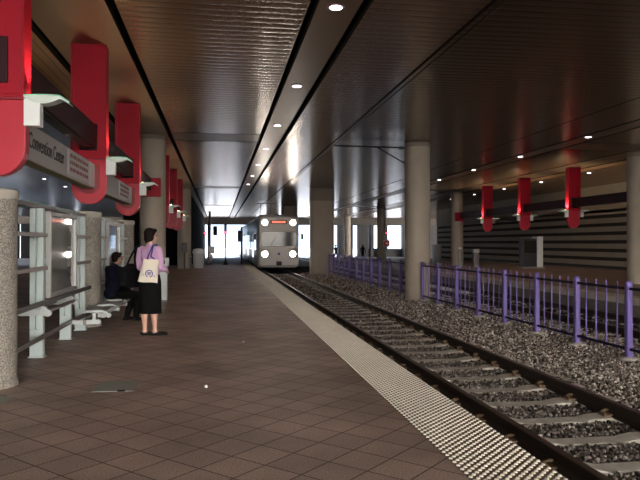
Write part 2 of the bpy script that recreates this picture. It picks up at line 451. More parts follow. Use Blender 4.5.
# end facade: lintel and the piers between the bright openings
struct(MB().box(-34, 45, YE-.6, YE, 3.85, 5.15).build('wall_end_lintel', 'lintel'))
def XatE(px):
    t = (px-219)/657.8; return t*(YE*.988)/(1-t*.1535)
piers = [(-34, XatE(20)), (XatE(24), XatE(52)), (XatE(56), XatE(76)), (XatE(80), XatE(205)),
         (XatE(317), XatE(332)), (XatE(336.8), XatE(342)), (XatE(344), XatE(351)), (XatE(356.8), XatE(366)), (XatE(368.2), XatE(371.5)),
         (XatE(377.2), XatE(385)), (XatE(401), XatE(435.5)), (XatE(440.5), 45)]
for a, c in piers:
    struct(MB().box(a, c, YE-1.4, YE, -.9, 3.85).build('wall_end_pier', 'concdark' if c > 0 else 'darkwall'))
struct(MB().box(XatE(364), XatE(380), YE-.4, YE-.2, -.42, .75).build('wall_end_parapet', 'concdark'))
struct(MB().box(XatE(383), XatE(402), YE-.4, YE-.2, -.42, .70).build('wall_end_parapet', 'concdark'))
struct(MB().box(XatE(340), XatE(352), YE-.4, YE-.2, -.42, .3).build('wall_end_parapet', 'concdark'))

# ------------------------------------------------------------------ big concrete columns
def column(x, y, z0, r, label, plate=False):
    t = thing('concrete_column', label, 'column', (x, y, z0))
    b = MB(); b.lathe([(r+.01, 0), (r+.01, .03), (r, .06), (r, ZC-z0)], 40); b.build('shaft', 'column', t, 50)
    b = MB(); b.lathe([(r+.004, ZC-z0-.14), (r+.012, ZC-z0-.12), (r+.012, ZC-z0-.02), (r, ZC-z0)], 40); b.build('joint_collar', 'collar', t, 50)
    if plate:
        p = MB(); p.prism(rrect(.56, .56, .03, 3, 0, 3.14), 'y', -r-.14, -r+.06); p.build('red_plate', 'red', t, bevel=.01)
    return t
cl_left = ['round concrete column behind the standing woman carrying a square red plate', 'pale concrete column on the near platform beyond the three far red pylons',
           'dim concrete column on the near platform beside the tall waste bin', 'farthest dim column of the near platform row']
for k, yy in enumerate(COLY[1:3]): column(-2.0, yy, 0, .39, cl_left[k], k == 0)
cl_right = ['round concrete column at the right edge of the photo on the far platform', 'concrete column on the far platform beside the grey cabinets and ribbed wall',
            'distant concrete column near the end of the far platform', 'farthest concrete column beyond the far platform']
RCY = [yy+1.25 for yy in COLY[1:]]
for k, yy in enumerate(RCY): column((15.12, 15.12, 14.75, 15.2)[k], yy, 0 if k < 2 else -.42, .39, cl_right[k], k == 1)
column(6.45, 20.62, -.5, .41, 'tall round concrete column standing in the gap of the purple fence')
t = thing('concrete_pier', 'wide flat concrete pier beside the approaching train at the far end of the fence', 'pier', (6.12, COLY[2], -.55))
MB().prism(rrect(1.42, .85, .22, 6), 'z', 0, ZC+.53).build('shaft', 'column', t, 50)
MB().prism(rrect(1.44, .87, .22, 6), 'z', ZC+.55-.75, ZC+.55-.02).build('joint_collar', 'collar', t, 50)
for k, yy in enumerate(COLY[3:]):
    t = thing('concrete_pier', ['concrete pier seen just past the right side of the train', 'farthest pier between the tracks'][k], 'pier', (6.12, yy, -.55))
    MB().prism(rrect(1.42, .85, .22, 6), 'z', 0, ZC+.53).build('shaft', 'column', t, 50)

# ------------------------------------------------------------------ hanging red pylons, beams, signs
def lamp(s, par):
    """bracket lamp on side s (+1: right), pylon half width .28"""
    x0, x1 = .275*s, .425*s
    a, c = min(x0, x1), max(x0, x1)
    br = MB().box(a, c, -.125, .0, 2.60, 2.86).build('lamp_bracket', 'lampwhite', par, bevel=.008)
    # wavy glass leaf on top
    prof = []
    N = 14
    for i in range(N+1):
        u = i/N; xx = (.275+u*.42)*s
        top = 2.885 + .012*math.sin(u*PI*1.0) - (.055*max(0, u-.80)/.2)
        prof.append((xx, top))
    low = []
    for i in range(N+1):
        u = i/N; xx = (.275+u*.42)*s
        lo = 2.870 - .055*math.sin(min(1, u/.8)*PI)**1.0*(1 if u < .8 else 0) - (.05*max(0, u-.80)/.2)
        low.append((xx, lo))
    g = MB().prism(prof+low[::-1], 'y', -.13, .02).build('lamp_glass', 'lampglass', br, 40)
    e = MB()
    for q in range(N): 
        (xa, za), (xb, zb_) = prof[q], prof[q+1]
        e.prism([(xa, za+.001), (xb, zb_+.001), (xb, zb_+.010), (xa, za+.010)], 'y', -.135, -.125)
    e.build('glass_edge', 'glassedge', br)
    MB().lathe([(.035, 0), (.04, .01), (.03, .03)], 12, ((.33)*s, .05, 2.89)).build('lamp_bulb', 'bulb', br, 50)
    return br
def pylon_proto():
    t = thing('hanging_pylon', '', 'hanging light')
    w, d = .28, .125
    s = MB(); s.box(-w, w, -d, d, 2.87, ZC+.02)
    sh = s.build('shaft', 'red', t, bevel=.005)
    f = MB()
    f.box(-w, -w+.045, -d-.014, -d, 2.90, ZC-.02); f.box(w-.03, w, -d-.014, -d, 2.90, ZC-.02); f.box(-w+.045, w-.03, -d-.014, -d, ZC-.06, ZC-.02); f.box(-w+.045, w-.03, -d-.014, -d, 2.90, 2.93)
    f.build('raised_frame', 'red', sh, bevel=.004)
    f = MB(); f.box(-w+.045, -w+.053, -d-.003, -d+.002, 2.93, ZC-.06); f.box(w-.038, w-.03, -d-.003, -d+.002, 2.93, ZC-.06); f.box(-w+.01, w-.01, -d+.01, d-.01, 2.855, 2.872)
    f.build('panel_seam', 'red_dark', sh)
    pts = [(-w, 2.86), (-w, 2.40)]+[(-w*math.cos(PI*k/16), 2.40-w*math.sin(PI*k/16)) for k in range(1, 16)]+[(w, 2.40), (w, 2.86)]
    pd = MB().prism(pts, 'y', -.07, .07).build('rounded_paddle', 'red_gloss', t, bevel=.008)
    rp = [(-.15, 2.72), (-.15, 2.42)]+[(-.15*math.cos(PI*k/10), 2.42-.11*math.sin(PI*k/10)) for k in range(1, 10)]+[(.15, 2.42), (.15, 2.72)]
    for sgn in (1, -1): lamp(sgn, t)
    MB().box(-.14, .14, -d-.03, -d, 3.00, 3.44).build('beam_socket', 'maroon', t, bevel=.008)
    return t
pyl = pylon_proto()
PY = [6.68+MOD*k for k in range(7)]
left_lab = {0: 'large red hanging pylon cut by the left edge of the photo', 1: 'second red hanging pylon from the left edge where the station name sign ends',
            2: 'third red hanging pylon from the left in front of the round column', 4: 'red pylon just past the big column, nearest of the three beyond it',
            5: 'middle one of the three red pylons hanging beyond the big column', 6: 'farthest of the three red pylons hanging beyond the big column'}
WARM = (1., .72, .44)
first = True
def uplights(x, y, pw):
    for sgn in (1, -1):
        inner = sgn*x < 0        # platform-edge side; aim and power differ per side to shape the ceiling glow
        near = x < 0
        til = (32 if near else 14) if inner else (12 if near else 34)
        area_disc('uplight', (x+.345*sgn, y+.02, 2.95), pw*(1 if inner or not near else .6), WARM, .03, (0, PI+sgn*math.radians(til), 0), None, 130, .7)
for k, lab in left_lab.items():
    if first: p = pyl; p.location = (-2.12, PY[k], 0); p['label'] = lab; first = False
    else: p = copy_tree(pyl, (-2.12, PY[k], 0), 0, lab)
    if k in (1, 2):
        q = [(-.17, 2.78), (-.17, 2.42)]+[(-.17*math.cos(PI*j/10), 2.42-.13*math.sin(PI*j/10)) for j in range(1, 10)]+[(.17, 2.42), (.17, 2.78)]
        pd = [c for c in bpy.data.objects if c.parent == p and c.name.startswith('rounded_paddle')][0]
        MB().prism(q, 'y', -.080, -.066).build('sign_socket', 'red_dark', pd, bevel=.004)
    p['group'] = 'red pylons over the near platform'
    uplights(-2.12, PY[k], 64)
XR = 15.2
RY = [RCY[0]+MOD*k for k in (1, 2, 3)]
right_lab = ['red pylon over the far platform closest to the right edge column', 'middle red pylon over the far platform, above the dark kiosk side', 'red pylon over the far platform farthest from the right edge column']
for k, y in enumerate(RY):
    p = copy_tree(pyl, (XR, y, 0), 0, right_lab[k], 'red pylons over the far platform')
    uplights(XR, y, 125)
def beam(x, ya, yb, lab, grp):
    t = thing('hanging_beam', lab, 'beam', (x, ya, 3.04), group=grp)
    MB().box(-.11, .11, 0, yb-ya, 0, .37).build('box_section', 'maroon', t, bevel=.01)
    MB().box(-.07, .07, .2, yb-ya-.2, -.015, .002).build('underside_channel', 'darkgrey', t)
    return t
HB = .125
beam(-2.10, PY[0]+HB, PY[1]-HB-.03, 'dark maroon box beam above the station name sign', 'beams between the near pylons')
beam(-2.10, PY[1]+HB, PY[2]-HB-.03, 'dark box beam joining the second and third red pylons', 'beams between the near pylons')
beam(-2.10, PY[2]+HB, COLY[1]-.53, 'dark box beam from the third pylon to the red plate on the column', 'beams between the near pylons')
for a, lab in ((0, 'dark beam above the gap between the two nearer far-platform pylons'), (1, 'dark beam between the middle and farthest far-platform pylons')):
    beam(XR, RY[a]+HB, RY[a+1]-HB-.03, lab, 'beams over the far platform')
beam(XR, RCY[0]+.54, RY[0]-HB-.03, 'dark beam running from the right edge column to the first red pylon', 'beams over the far platform')
beam(XR, RY[2]+HB, RCY[1]-.53, 'dark beam running from the farthest pylon to the next column', 'beams over the far platform')
def sign(ya, yb, lab, text):
    t = thing('hanging_sign', lab, 'sign', (-2.03, ya, 2.38), group=None)
    Ls = yb-ya
    MB().box(-.17, 0, 0, Ls, 0, .40).build('sign_body', 'sign', t, bevel=.006)
    MB().box(-.165, -.005, .02, Ls-.02, -.008, .002).build('underside', 'olive', t)
    MB().box(-.001, .008, Ls*.565, Ls-.42, .03, .385).build('notice_plate', 'signpale', t)
    MB().box(-.001, .012, Ls-.42, Ls-.02, .01, .39).build('end_plate', 'signend', t)
    b = MB()
    for r in range(3):
        x = Ls*.565+.12
        while x < Ls-.60:
            wd = R.uniform(.05, .16); b.box(.007, .010, x, x+wd, .285-r*.095, .335-r*.095); x += wd+.04
    b.build('small_lettering', 'inkred', t)
    for wd, y, wid in ((('Convention', .64, .98), ('Center', 1.70, .54)) if text else ()): text_mesh('lettering', wd, .25, 'ink', t, (.002, y, .215), (PI/2, 0, PI/2), .003, wid)
    return t
sign(PY[0]+.08, PY[1]-.10, 'long pale grey Convention Center sign hanging between the first two pylons', 'Convention Center')
sign(PY[1]+.08, PY[2]-.10, 'plain grey sign hanging between the second and third pylons', None)

# ------------------------------------------------------------------ ceiling downlights
def downl():
    t = thing('ceiling_light', '', 'light')
    MB().lathe([(.085, -.008), (.125, -.012), (.13, 0)], 24).build('trim_ring', 'trim', t, 40)
    MB().lathe([(.08, -.0145), (.086, -.0135)], 24).build('lens', 'downlight', t)
    return t
dl = downl(); dl_first = True
def place_dl(x, y, lab, grp, pw=22):
    global dl_first
    if dl_first: o = dl; o.location = (x, y, ZC); o['label'] = lab; o['group'] = grp; dl_first = False
    else: o = copy_tree(dl, (x, y, ZC), 0, lab, grp)
    if pw: area_disc('downlight_beam', (x, y, ZC-.03), pw, (1, .80, .62), .06, (0, 0, 0), None, 120, .5)
ord_ = ['nearest', 'second', 'third', 'fourth', 'fifth', 'sixth', 'seventh', 'eighth']
for k in range(7): place_dl(1.60, 8.86+MOD*k, ord_[k]+' round downlight in the ceiling strip above the platform edge', 'downlights above the near platform edge')
for k in range(6): place_dl(11.25, 13.95+MOD*k, ord_[k]+' round downlight in the ceiling strip above the far platform edge', 'downlights above the far platform edge')
for k in range(5): place_dl(17.05, 28.0+MOD*k, ord_[k]+' downlight deep over the far platform behind the pylons', 'downlights near the ribbed wall')
for k in range(3): place_dl(-8.8, 30.3+MOD*k, ord_[k]+' downlight in the blue ceiling seen under the station sign', 'downlights behind the shelter')

# ------------------------------------------------------------------ shelter columns, screens, benches
SY = [7.20, 12.13, 16.70]
def sh_col(y, lab):
    t = thing('shelter_column', lab, 'column', (-2.36, y, 0))
    MB().lathe([(.285, 0), (.285, .05), (.27, .07), (.27, 1.93)], 36).build('shaft', 'aggregate', t, 40)
    MB().lathe([(.27, 1.93), (.285, 1.95), (.285, 2.02), (.27, 2.035)], 36).build('cap', 'footing', t, 40)
sh_col(SY[0], 'speckled aggregate column at the left edge of the photo')
sh_col(SY[1], 'speckled aggregate column between the two shelter screens')
sh_col(SY[2], 'speckled aggregate column just beyond the seated man')
def screen(y0, y1, lab, p0):
    t = thing('shelter_screen', lab, 'screen', (-2.33, y0, 0)); Ls = y1-y0
    MB().box(-.035, .035, .0, Ls, 1.93, 1.985).build('top_rail', 'greymetal', t, bevel=.006)
    posts = [p0-y0, p0-y0+1.60, p0-y0+2.66]
    for i, y in enumerate(posts):
        p = MB()
        p.box(-.082, -.012, y-.05, y+.05, .36, 1.93); p.box(.012, .082, y-.05, y+.05, .36, 1.93)
        p.box(-.012, .012, y-.01, y+.01, .36, 1.93)
        p.box(-.082, .082, y-.05, y+.05, .02, .36)
        p.box(-.10, .10, y-.07, y+.07, 0, .02)
        p.build('post', 'aluminium', t, bevel=.006)
    # rungs either side of the display
    for (a, c) in ((.0, posts[0]+.05), (posts[1]+.09, Ls)):
        for z in (1.13, 1.56): MB().box(.083, .12, a, c, z, z+.05).build('rung', 'pinkmetal', t, bevel=.008)
    a, c = posts[0]+.06, posts[1]+.08
    fr = MB()
    for q in ((a, a+.06, .76, 1.90), (c-.06, c, .76, 1.90), (a+.06, c-.06, 1.84, 1.90), (a+.06, c-.06, .76, .82)): fr.box(.083, .15, *q)
    frame = fr.build('display_frame', 'panelframe', t, bevel=.006)
    pn = MB().box(-.012, .012, -(c-a)/2+.06, (c-a)/2-.06, .80, 1.84).build('display_panel', 'panel', frame)
    pn.location = (.115, (a+c)/2, 0); pn.rotation_euler = (0, 0, .0235)
    MB().box(.083, .125, 0, Ls, .68, .74).build('back_rail', 'greymetal', t, bevel=.008)
    MB().box(.083, .12, 0, Ls, .25, .31).build('low_rail', 'greymetal', t, bevel=.008)
    MB().box(-.55, -.05, .05, Ls-.05, 2.00, 2.012).build('glass_shelf', 'glassedge', t)
    return t, posts
s1, pA = screen(SY[0]+.27, SY[1]-.27, 'pale metal shelter screen with glossy display beside the left edge column', 8.90)
s2, pB = screen(SY[1]+.27, SY[2]-.27, 'pale metal shelter screen behind the seated man', 13.46)
# leaning rail on the near screen
t = thing('leaning_rail', 'white armed leaning rail on the shelter screen nearest the camera', 'rail', (-2.33, SY[0]+.27, 0))
for y in (pA[0], pA[1]):
    a = MB(); a.box(-.20, .155, y-.12, y-.06, .545, .625)
    a.tube([(.155, y-.122, .580), (.155, y-.058, .580)], .046, 20); a.tube([(.108, y-.124, .625), (.108, y-.056, .625)], .040, 20)
    a.build('arm', 'benchwhite', t, 40, bevel=.004)
MB().tube([(.145, pA[0]-.05, .60), (.145, pA[1]-.13, .60)], .028, 12).build('lean_bar', 'greymetal', t, 40)
MB().tube([(-.12, pA[0]-.05, .585), (-.12, pA[1]-.13, .585)], .022, 12).build('lean_bar', 'greymetal', t, 40)
# long bench
def bench(y0, n, pitch, lab):
    t = thing('bench', lab, 'bench', (-2.30, y0, 0))
    for i in range(n):
        y = i*pitch
        a = MB(); a.box(.03 if i == 0 else .24, .47, y-.03, y+.03, .235, .30); a.tube([(.47, y-.032, .267), (.47, y+.032, .267)], .036, 18)
        a.box(.38, .43, y-.025, y+.025, .29, .405)
        a.build('support_arm', 'benchwhite', t, 40, bevel=.004)
        loop = [(.25, y, .41), (.29, y, .425), (.50, y, .435), (.58, y, .415), (.62, y, .37), (.61, y, .33)]
        MB().tube(loop, .02, 10).build('seat_edge_tube', 'benchwhite', t, 60)
    for i in range(n-1):
        y = i*pitch; s = MB()
        xs_ = [.26+.32*j/10 for j in range(11)]
        for j in range(0, 10):
            zc = .425-.03*math.sin(PI*j/10)
            s.box(xs_[j], xs_[j]+.021, y+.035, y+pitch-.035, zc, zc+.014)
        for yy in (y+.05, y+pitch/2, y+pitch-.06): s.prism([(xs_[j], .418-.03*math.sin(PI*j/10)) for j in range(11)]+[(xs_[j], .432-.03*math.sin(PI*j/10)) for j in range(10, -1, -1)], 'y', yy, yy+.03)
        s.build('slatted_seat', 'benchgrey', t)
        MB().tube([(.595, y+.02, .395), (.595, y+pitch-.02, .395)], .018, 10).build('front_tube', 'benchwhite', t, 60)
    MB().box(.245, .29, -.05, (n-1)*pitch+.05, .22, .31).build('bearer', 'greymetal', t, bevel=.006)
bench(10.42, 4, .97, 'long pale metal slatted bench the seated man sits on')

# ------------------------------------------------------------------ rails, ties, ballast
def rail(x, lab, ya=Y0, yb=110):
    half = [(.072, 0), (.072, .012), (.03, .026), (.009, .040), (.009, .118), (.034, .130), (.036, .152), (.028, .160)]
    poly = half+[(-a, c) for a, c in half[::-1]]
    o = MB().prism(poly, 'y', ya, yb).build('rail', ['rust', 'railtop'], None, 35)
    for p in o.data.polygons:
        if p.normal.z > .6 and p.center.z > .155: p.material_index = 1
    o.location = (x, 0, -.492)
    return tag(o, lab, 'rail')
rail(TX-.753, 'rusty steel rail of the near track next to the platform edge')
rail(TX+.753, 'rusty steel rail of the near track on the fence side')
rail(TX2-.753, 'dark steel rail of the far track on the fence side')
rail(TX2+.753, 'dark steel rail of the far track beside the far platform')

def tie_mesh():
    secs = [(-1.28, -.50, .25), (-1.26, -.485, .26), (-.50, -.485, .26), (-.34, -.512, .24), (.34, -.512, .24), (.50, -.485, .26), (1.26, -.485, .26), (1.28, -.50, .25)]
    b = MB(); vs = []; fs = []
    for x, z, wd in secs: vs += [(x, -wd/2-.015, -.62), (x, wd/2+.015, -.62), (x, wd/2, z-.01), (x, wd/2-.02, z), (x, -wd/2+.02, z), (x, -wd/2, z-.01)]
    m = len(secs)
    for j in range(m-1):
        for k in range(6): fs.append((j*6+k, j*6+(k+1) % 6, (j+1)*6+(k+1) % 6, (j+1)*6+k))
    fs += [(5,4,3,2,1,0), tuple((m-1)*6+k for k in range(6))]
    return b.add(vs, fs)
tie0 = thing('concrete_tie', 'concrete tie crossing under the rails of the near track', 'railway tie', (TX, 0, 0), group='ties of the near track')
tb = tie_mesh().build('tie_body', 'tie', tie0)
cb = MB()
clips = []
for rx in (-.753, .753):
    for sx in (-1, 1):
        c = MB(); x = rx+sx*.10
        c.box(x-.05, x+.05, -.07, .07, -.487, -.462)
        pts = [(x+sx*.03, -.06, -.455), (x+sx*.045, -.02, -.425), (x, .0, -.42), (x-sx*.045, .02, -.43), (x-sx*.04, .055, -.445), (x+sx*.02, .06, -.45)]
        c.tube(pts, .013, 6)
        clips.append(c.build('rail_clip', 'clip', tie0))
FP = [20.09-1.515*k for k in range(11)]+[21.12+1.53*k for k in range(12)]
TIEY = []
y = 3.05; first = True
while y < 42:
    TIEY.append(y)
    if first: tie0.location = (TX, y, 0); first = False
    elif y < 20: copy_tree(tie0, (TX, y, 0))
    else:
        o = tb.copy(); C.objects.link(o); o.parent = None; o.location = (TX, y, 0); o.name = 'concrete_tie'
        tag(o, 'concrete tie crossing under the rails of the near track', 'railway tie', 'ties of the near track')
    y += .757
y = 6.2
while y < 56:
    o = tb.copy(); C.objects.link(o); o.parent = None; o.location = (TX2, y, 0); o.name = 'concrete_tie'
    tag(o, 'concrete tie under the dark far track beyond the purple fence', 'railway tie', 'ties of the far track'); y += .757

def stones(zones):
    rng = np.random.default_rng(5)
    t = (1+5**.5)/2
    ico = np.array([(-1,t,0),(1,t,0),(-1,-t,0),(1,-t,0),(0,-1,t),(0,1,t),(0,-1,-t),(0,1,-t),(t,0,-1),(t,0,1),(-t,0,-1),(-t,0,1)])/math.sqrt(1+t*t)
    fc = np.array([(0,11,5),(0,5,1),(0,1,7),(0,7,10),(0,10,11),(1,5,9),(5,11,4),(11,10,2),(10,7,6),(7,1,8),(3,9,4),(3,4,2),(3,2,6),(3,6,8),(3,8,9),(4,9,5),(2,4,11),(6,2,10),(8,6,7),(9,8,1)])
    P = []; S = []
    tiey = np.array(TIEY)
    for (x0, x1, y0, y1, dens, sz) in zones:
        n = int((x1-x0)*(y1-y0)*dens)
        x = rng.uniform(x0, x1, n); yy = rng.uniform(y0, y1, n)
        s = sz*rng.uniform(.6, 1.25, n)
        keep = np.ones(n, bool)
        for rx in (TX-.753, TX+.753): keep &= np.abs(x-rx) > .10
        near = (np.abs(x-TX) < 1.30) & (np.min(np.abs(yy[:, None]-tiey[None]), 1) < .135)
        keep &= ~near
        keep &= ~((np.abs(x-6.45) < .17) & (np.min(np.abs(yy[:, None]-np.array(FP)[None]), 1) < .17))
        keep &= (x-6.45)**2+(yy-20.62)**2 > .45**2
        x, yy, s = x[keep], yy[keep], s[keep]
        z = np.array([zb(a) for a in x])+rng.uniform(-.02, .02, len(x))
        z -= np.where(np.abs(x-TX) < .6, .015, 0)
        P.append(np.stack([x, yy, z], 1)); S.append(s)
    P = np.concatenate(P); S = np.concatenate(S); n = len(P)
    q = rng.normal(size=(n, 4)); q /= np.linalg.norm(q, axis=1)[:, None]
    w, a, b_, c = q.T
    Rm = np.stack([1-2*(b_*b_+c*c), 2*(a*b_-c*w), 2*(a*c+b_*w), 2*(a*b_+c*w), 1-2*(a*a+c*c), 2*(b_*c-a*w), 2*(a*c-b_*w), 2*(b_*c+a*w), 1-2*(a*a+b_*b_)], 1).reshape(n, 3, 3)
    loc = ico[None]*rng.uniform(.75, 1.2, (n, 12, 1))*rng.uniform(.6, 1.15, (n, 1, 3))*S[:, None, None]
    V = np.einsum('nij,nkj->nki', Rm, loc)+P[:, None]
    V = V.reshape(-1, 3); F = (fc[None]+(np.arange(n)*12)[:, None, None]).reshape(-1, 3)
    me = bpy.data.meshes.new('ballast'); me.vertices.add(len(V)); me.vertices.foreach_set('co', V.astype(np.float32).ravel())
    me.loops.add(F.size); me.loops.foreach_set('vertex_index', F.astype(np.int32).ravel())
    me.polygons.add(len(F)); me.polygons.foreach_set('loop_start', np.arange(0, F.size, 3, dtype=np.int32))
    me.update(calc_edges=True); me.materials.append(M['stone'])
    o = bpy.data.objects.new('ballast', me); C.objects.link(o)
    tag(o, 'crushed grey brown stone ballast around the tracks', 'gravel', kind='stuff')
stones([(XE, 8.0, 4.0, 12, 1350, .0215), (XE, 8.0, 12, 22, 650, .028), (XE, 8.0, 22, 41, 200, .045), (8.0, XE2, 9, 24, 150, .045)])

# ------------------------------------------------------------------ purple fences
FZ = -.385
def fence(ys, lab, closed_to=None):
    t = thing('fence', lab, 'fence', (6.45, ys[0], FZ))
    y0 = ys[0]; H = 1.26; w = .052
    for y in ys:
        p = MB(); p.prism(rrect(2*w, 2*w, .03, 4), 'z', 0, H-.05)
        po = p.build('post', 'purple', t, 50); po.location = (0, y-y0, 0)
        c = MB().lathe([(w*1.0, H-.05), (w*.98, H-.03), (w*.8, H-.01), (w*.45, H), (.004, H+.003)], 16).build('post_cap', 'purple', po, 60)
        f = MB().lathe([(.16, -.10), (.16, .04), (.14, .052)], 20).build('footing', 'footing', po, 40)
    yA, yB = min(ys), max(ys)
    for z in (1.115, .155): MB().box(-.022, .022, yA-y0, yB-y0, z, z+.042).build('horizontal_rail', 'fencerail', t, bevel=.005)
    for a, c in zip(ys, ys[1:]):
        for k in range(1, 5):
            y = a+(c-a)*k/5-y0
            MB().box(-.010, .010, y-.010, y+.010, .12, 1.235).build('picket', 'purple', t)
    return t
fp = [20.4-.31-1.515*k for k in range(11)]
# nearest post line from the photo: 1.518 m bays starting at the column
fence(fp, 'purple picket fence along the gravel right of the tall round column')
fence([20.62+.5+1.53*k for k in range(12)], 'purple picket fence beyond the tall round column running to the wide pier')

# ------------------------------------------------------------------ overhead wire and its arm
tag(MB().tube([(TX, Y0, 4.66), (TX, 39.2, 4.66)], .012, 8).build('overhead_wire', 'wire'), 'thin dark overhead wire running along the ceiling above the near track', 'wire')
t = thing('wire_bracket', 'dark arm and diagonal brace fixed high on the round column', 'bracket', (6.45-.41, 20.62, 4.0))
MB().tube([(.0, 0, .60), (-2.35, 0, .62)], .025, 10).build('arm', 'wire', t, 40)
MB().tube([(.0, 0, .08), (-.95, 0, .60)], .02, 10).build('brace', 'wire', t, 40)
MB().tube([(-.10, 0, .60), (-.22, 0, .60)], .06, 12).build('insulator', 'darkgrey', t, 40)
MB().tube([(-2.33, 0, .62), (-2.33, 0, .66)], .04, 10).build('wire_clamp', 'darkgrey', t, 40)

# ------------------------------------------------------------------ covers, scraps, bins
def cover(x, y, rz, w, d, lab):
    t = thing('access_cover', lab, 'cover', (x, y, 0), rz)
    MB().box(-w/2, w/2, -d/2, d/2, -.02, .004).build('plate', 'steelcover', t, bevel=.002)
    MB().box(w*.12, w*.30, -d/2-.012, -d/2+.04, -.02, .006).build('lift_slot', 'dark', t)
cover(-1.04, 6.97, -.03, .40, .50, 'rectangular grey steel cover set in the brick floor near the shelter')
cover(-2.10, 6.50, 0, .30, .30, 'grey steel cover at the left edge of the photo below the column')
def scrap(x, y, r, lab):
    b = MB(); b.ball((0, 0, r*.7), r, r*.8, r*.7, 8, 6)
    b.v = [(a+R.uniform(-.2, .2)*r, c+R.uniform(-.2, .2)*r, max(0, e+R.uniform(-.2, .2)*r)) for a, c, e in b.v]
    o = b.build('paper_scrap', 'paper'); o.location = (x, y, 0); tag(o, lab, 'litter')
scrap(-.13, 6.75, .022, 'small white crumpled scrap on the brick floor beyond the steel cover')
scrap(.36, 9.75, .018, 'tiny white scrap on the bricks in the middle of the platform')
t = thing('waste_bin', 'square grey waste bin beside the standing woman', 'bin', (-1.50, 17.0, 0), .1)
MB().prism(rrect(.42, .42, .04, 4), 'z', .04, .90).build('body', 'bin', t, 50)
MB().prism(rrect(.47, .47, .05, 4), 'z', .90, 1.10).build('lid', 'binlid', t, 50, bevel=.012)
MB().prism(rrect(.38, .38, .03, 4), 'z', 0, .05).build('plinth', 'darkgrey', t)
MB().box(-.13, .13, -.242, -.22, .95, 1.05).build('slot', 'dark', t)
t = thing('waste_bin', 'round pale waste bin in the distance beside the lit column', 'bin', (-1.18, 38.4, 0))
MB().lathe([(.26, .02), (.30, .06), (.31, .85), (.29, .86)], 28).build('body', 'binlid', t, 50)
MB().lathe([(.31, .86), (.34, .88), (.34, .95), (.30, 1.10), (.12, 1.16)], 28).build('lid', 'lampwhite', t, 40)
MB().lathe([(.20, 0), (.24, .03)], 20).build('plinth', 'darkgrey', t)
t = thing('phone_post', 'slim dark phone post between the lit column and the round bin', 'phone post', (-1.93, 37.6, 0))
MB().tube([(0, 0, 0), (0, 0, 1.0)], .05, 10).build('stand', 'darkgrey', t, 40)
MB().box(-.14, .14, -.12, .12, .95, 1.5).build('hood', 'darkgrey', t, bevel=.03)
t = thing('bollard', 'low dark post next to the round waste bin', 'bollard', (-1.58, 37.6, 0))
MB().lathe([(.09, 0), (.06, .03), (.05, .75), (.03, .80)], 14).build('shaft', 'greymetal', t, 50)
MB().lathe([(.06, .70), (.062, .74)], 14).build('band', 'signwhite', t)

# ------------------------------------------------------------------ far platform equipment
t = thing('ticket_kiosk', 'dark ticket kiosk with a pale side panel on the far platform', 'kiosk', (18.0, 36.0, 0), .0)
MB().box(-.42, .42, -.3, .3, .08, 1.74).build('cabinet', 'darkgrey', t, bevel=.02)
MB().box(-.36, .36, -.315, -.30, .9, 1.62).build('screen_panel', 'trainglass', t)
MB().box(.42, .78, -.36, .36, .04, 1.86).build('side_panel', 'lampwhite', t, bevel=.03)
MB().box(-.55, .85, -.5, .5, 0, .08).build('pad', 'footing', t, bevel=.01)
t = thing('ticket_validator', 'slim pale post beside the far platform column', 'ticket machine', (14.35, 37.4, 0))
MB().prism(rrect(.17, .17, .04, 4), 'z', 0, 1.10).build('pillar', 'bin', t, 50)
MB().prism(rrect(.2, .2, .04, 4), 'z', 1.10, 1.22).build('head', 'signwhite', t, 50)
t = thing('waste_bin', 'grey bin with a white top on the far platform', 'bin', (15.75, 38.4, 0))
MB().prism(rrect(.36, .36, .06, 4), 'z', 0, .88).build('body', 'greymetal', t, 50)
MB().prism(rrect(.40, .40, .07, 4), 'z', .88, 1.10).build('lid', 'binlid', t, 50, bevel=.02)
t = thing('equipment_cabinet', 'grey equipment cabinet left of the far platform column', 'cabinet', (15.0, 43.5, 0))
MB().box(-.25, .25, -.25, .25, .05, 1.35).build('body', 'bin', t, bevel=.02)
MB().box(-.22, .22, -.262, -.25, .12, 1.28).build('door', 'greymetal', t)
MB().box(-.27, .27, -.27, .27, 0, .05).build('plinth', 'footing', t)
# round red sign at the far platform end
t = thing('warning_sign', 'square white board with a round red disc on a post', 'sign', (13.35, 51.0, 0))
MB().tube([(0, .03, 0), (0, .03, 2.9)], .035, 10).build('post', 'greymetal', t, 40)
MB().box(-.27, .27, -.03, .0, 1.17, 1.72).build('board', 'signwhite', t)
MB().tube([(0, -.045, 1.445), (0, -.03, 1.445)], .25, 28).build('red_disc', 'signred', t)
b = MB(); b.box(-.15, .15, -.05, -.044, 1.40, 1.49)
b.build('white_bar', 'signwhite', t)
MB().box(-.11, .07, -.10, .02, 2.15, 2.5).build('signal_head', 'darkgrey', t, bevel=.02)
MB().tube([(-.02, -.115, 2.28), (-.02, -.10, 2.28)], .065, 16).build('red_lens', 'redlight', t)

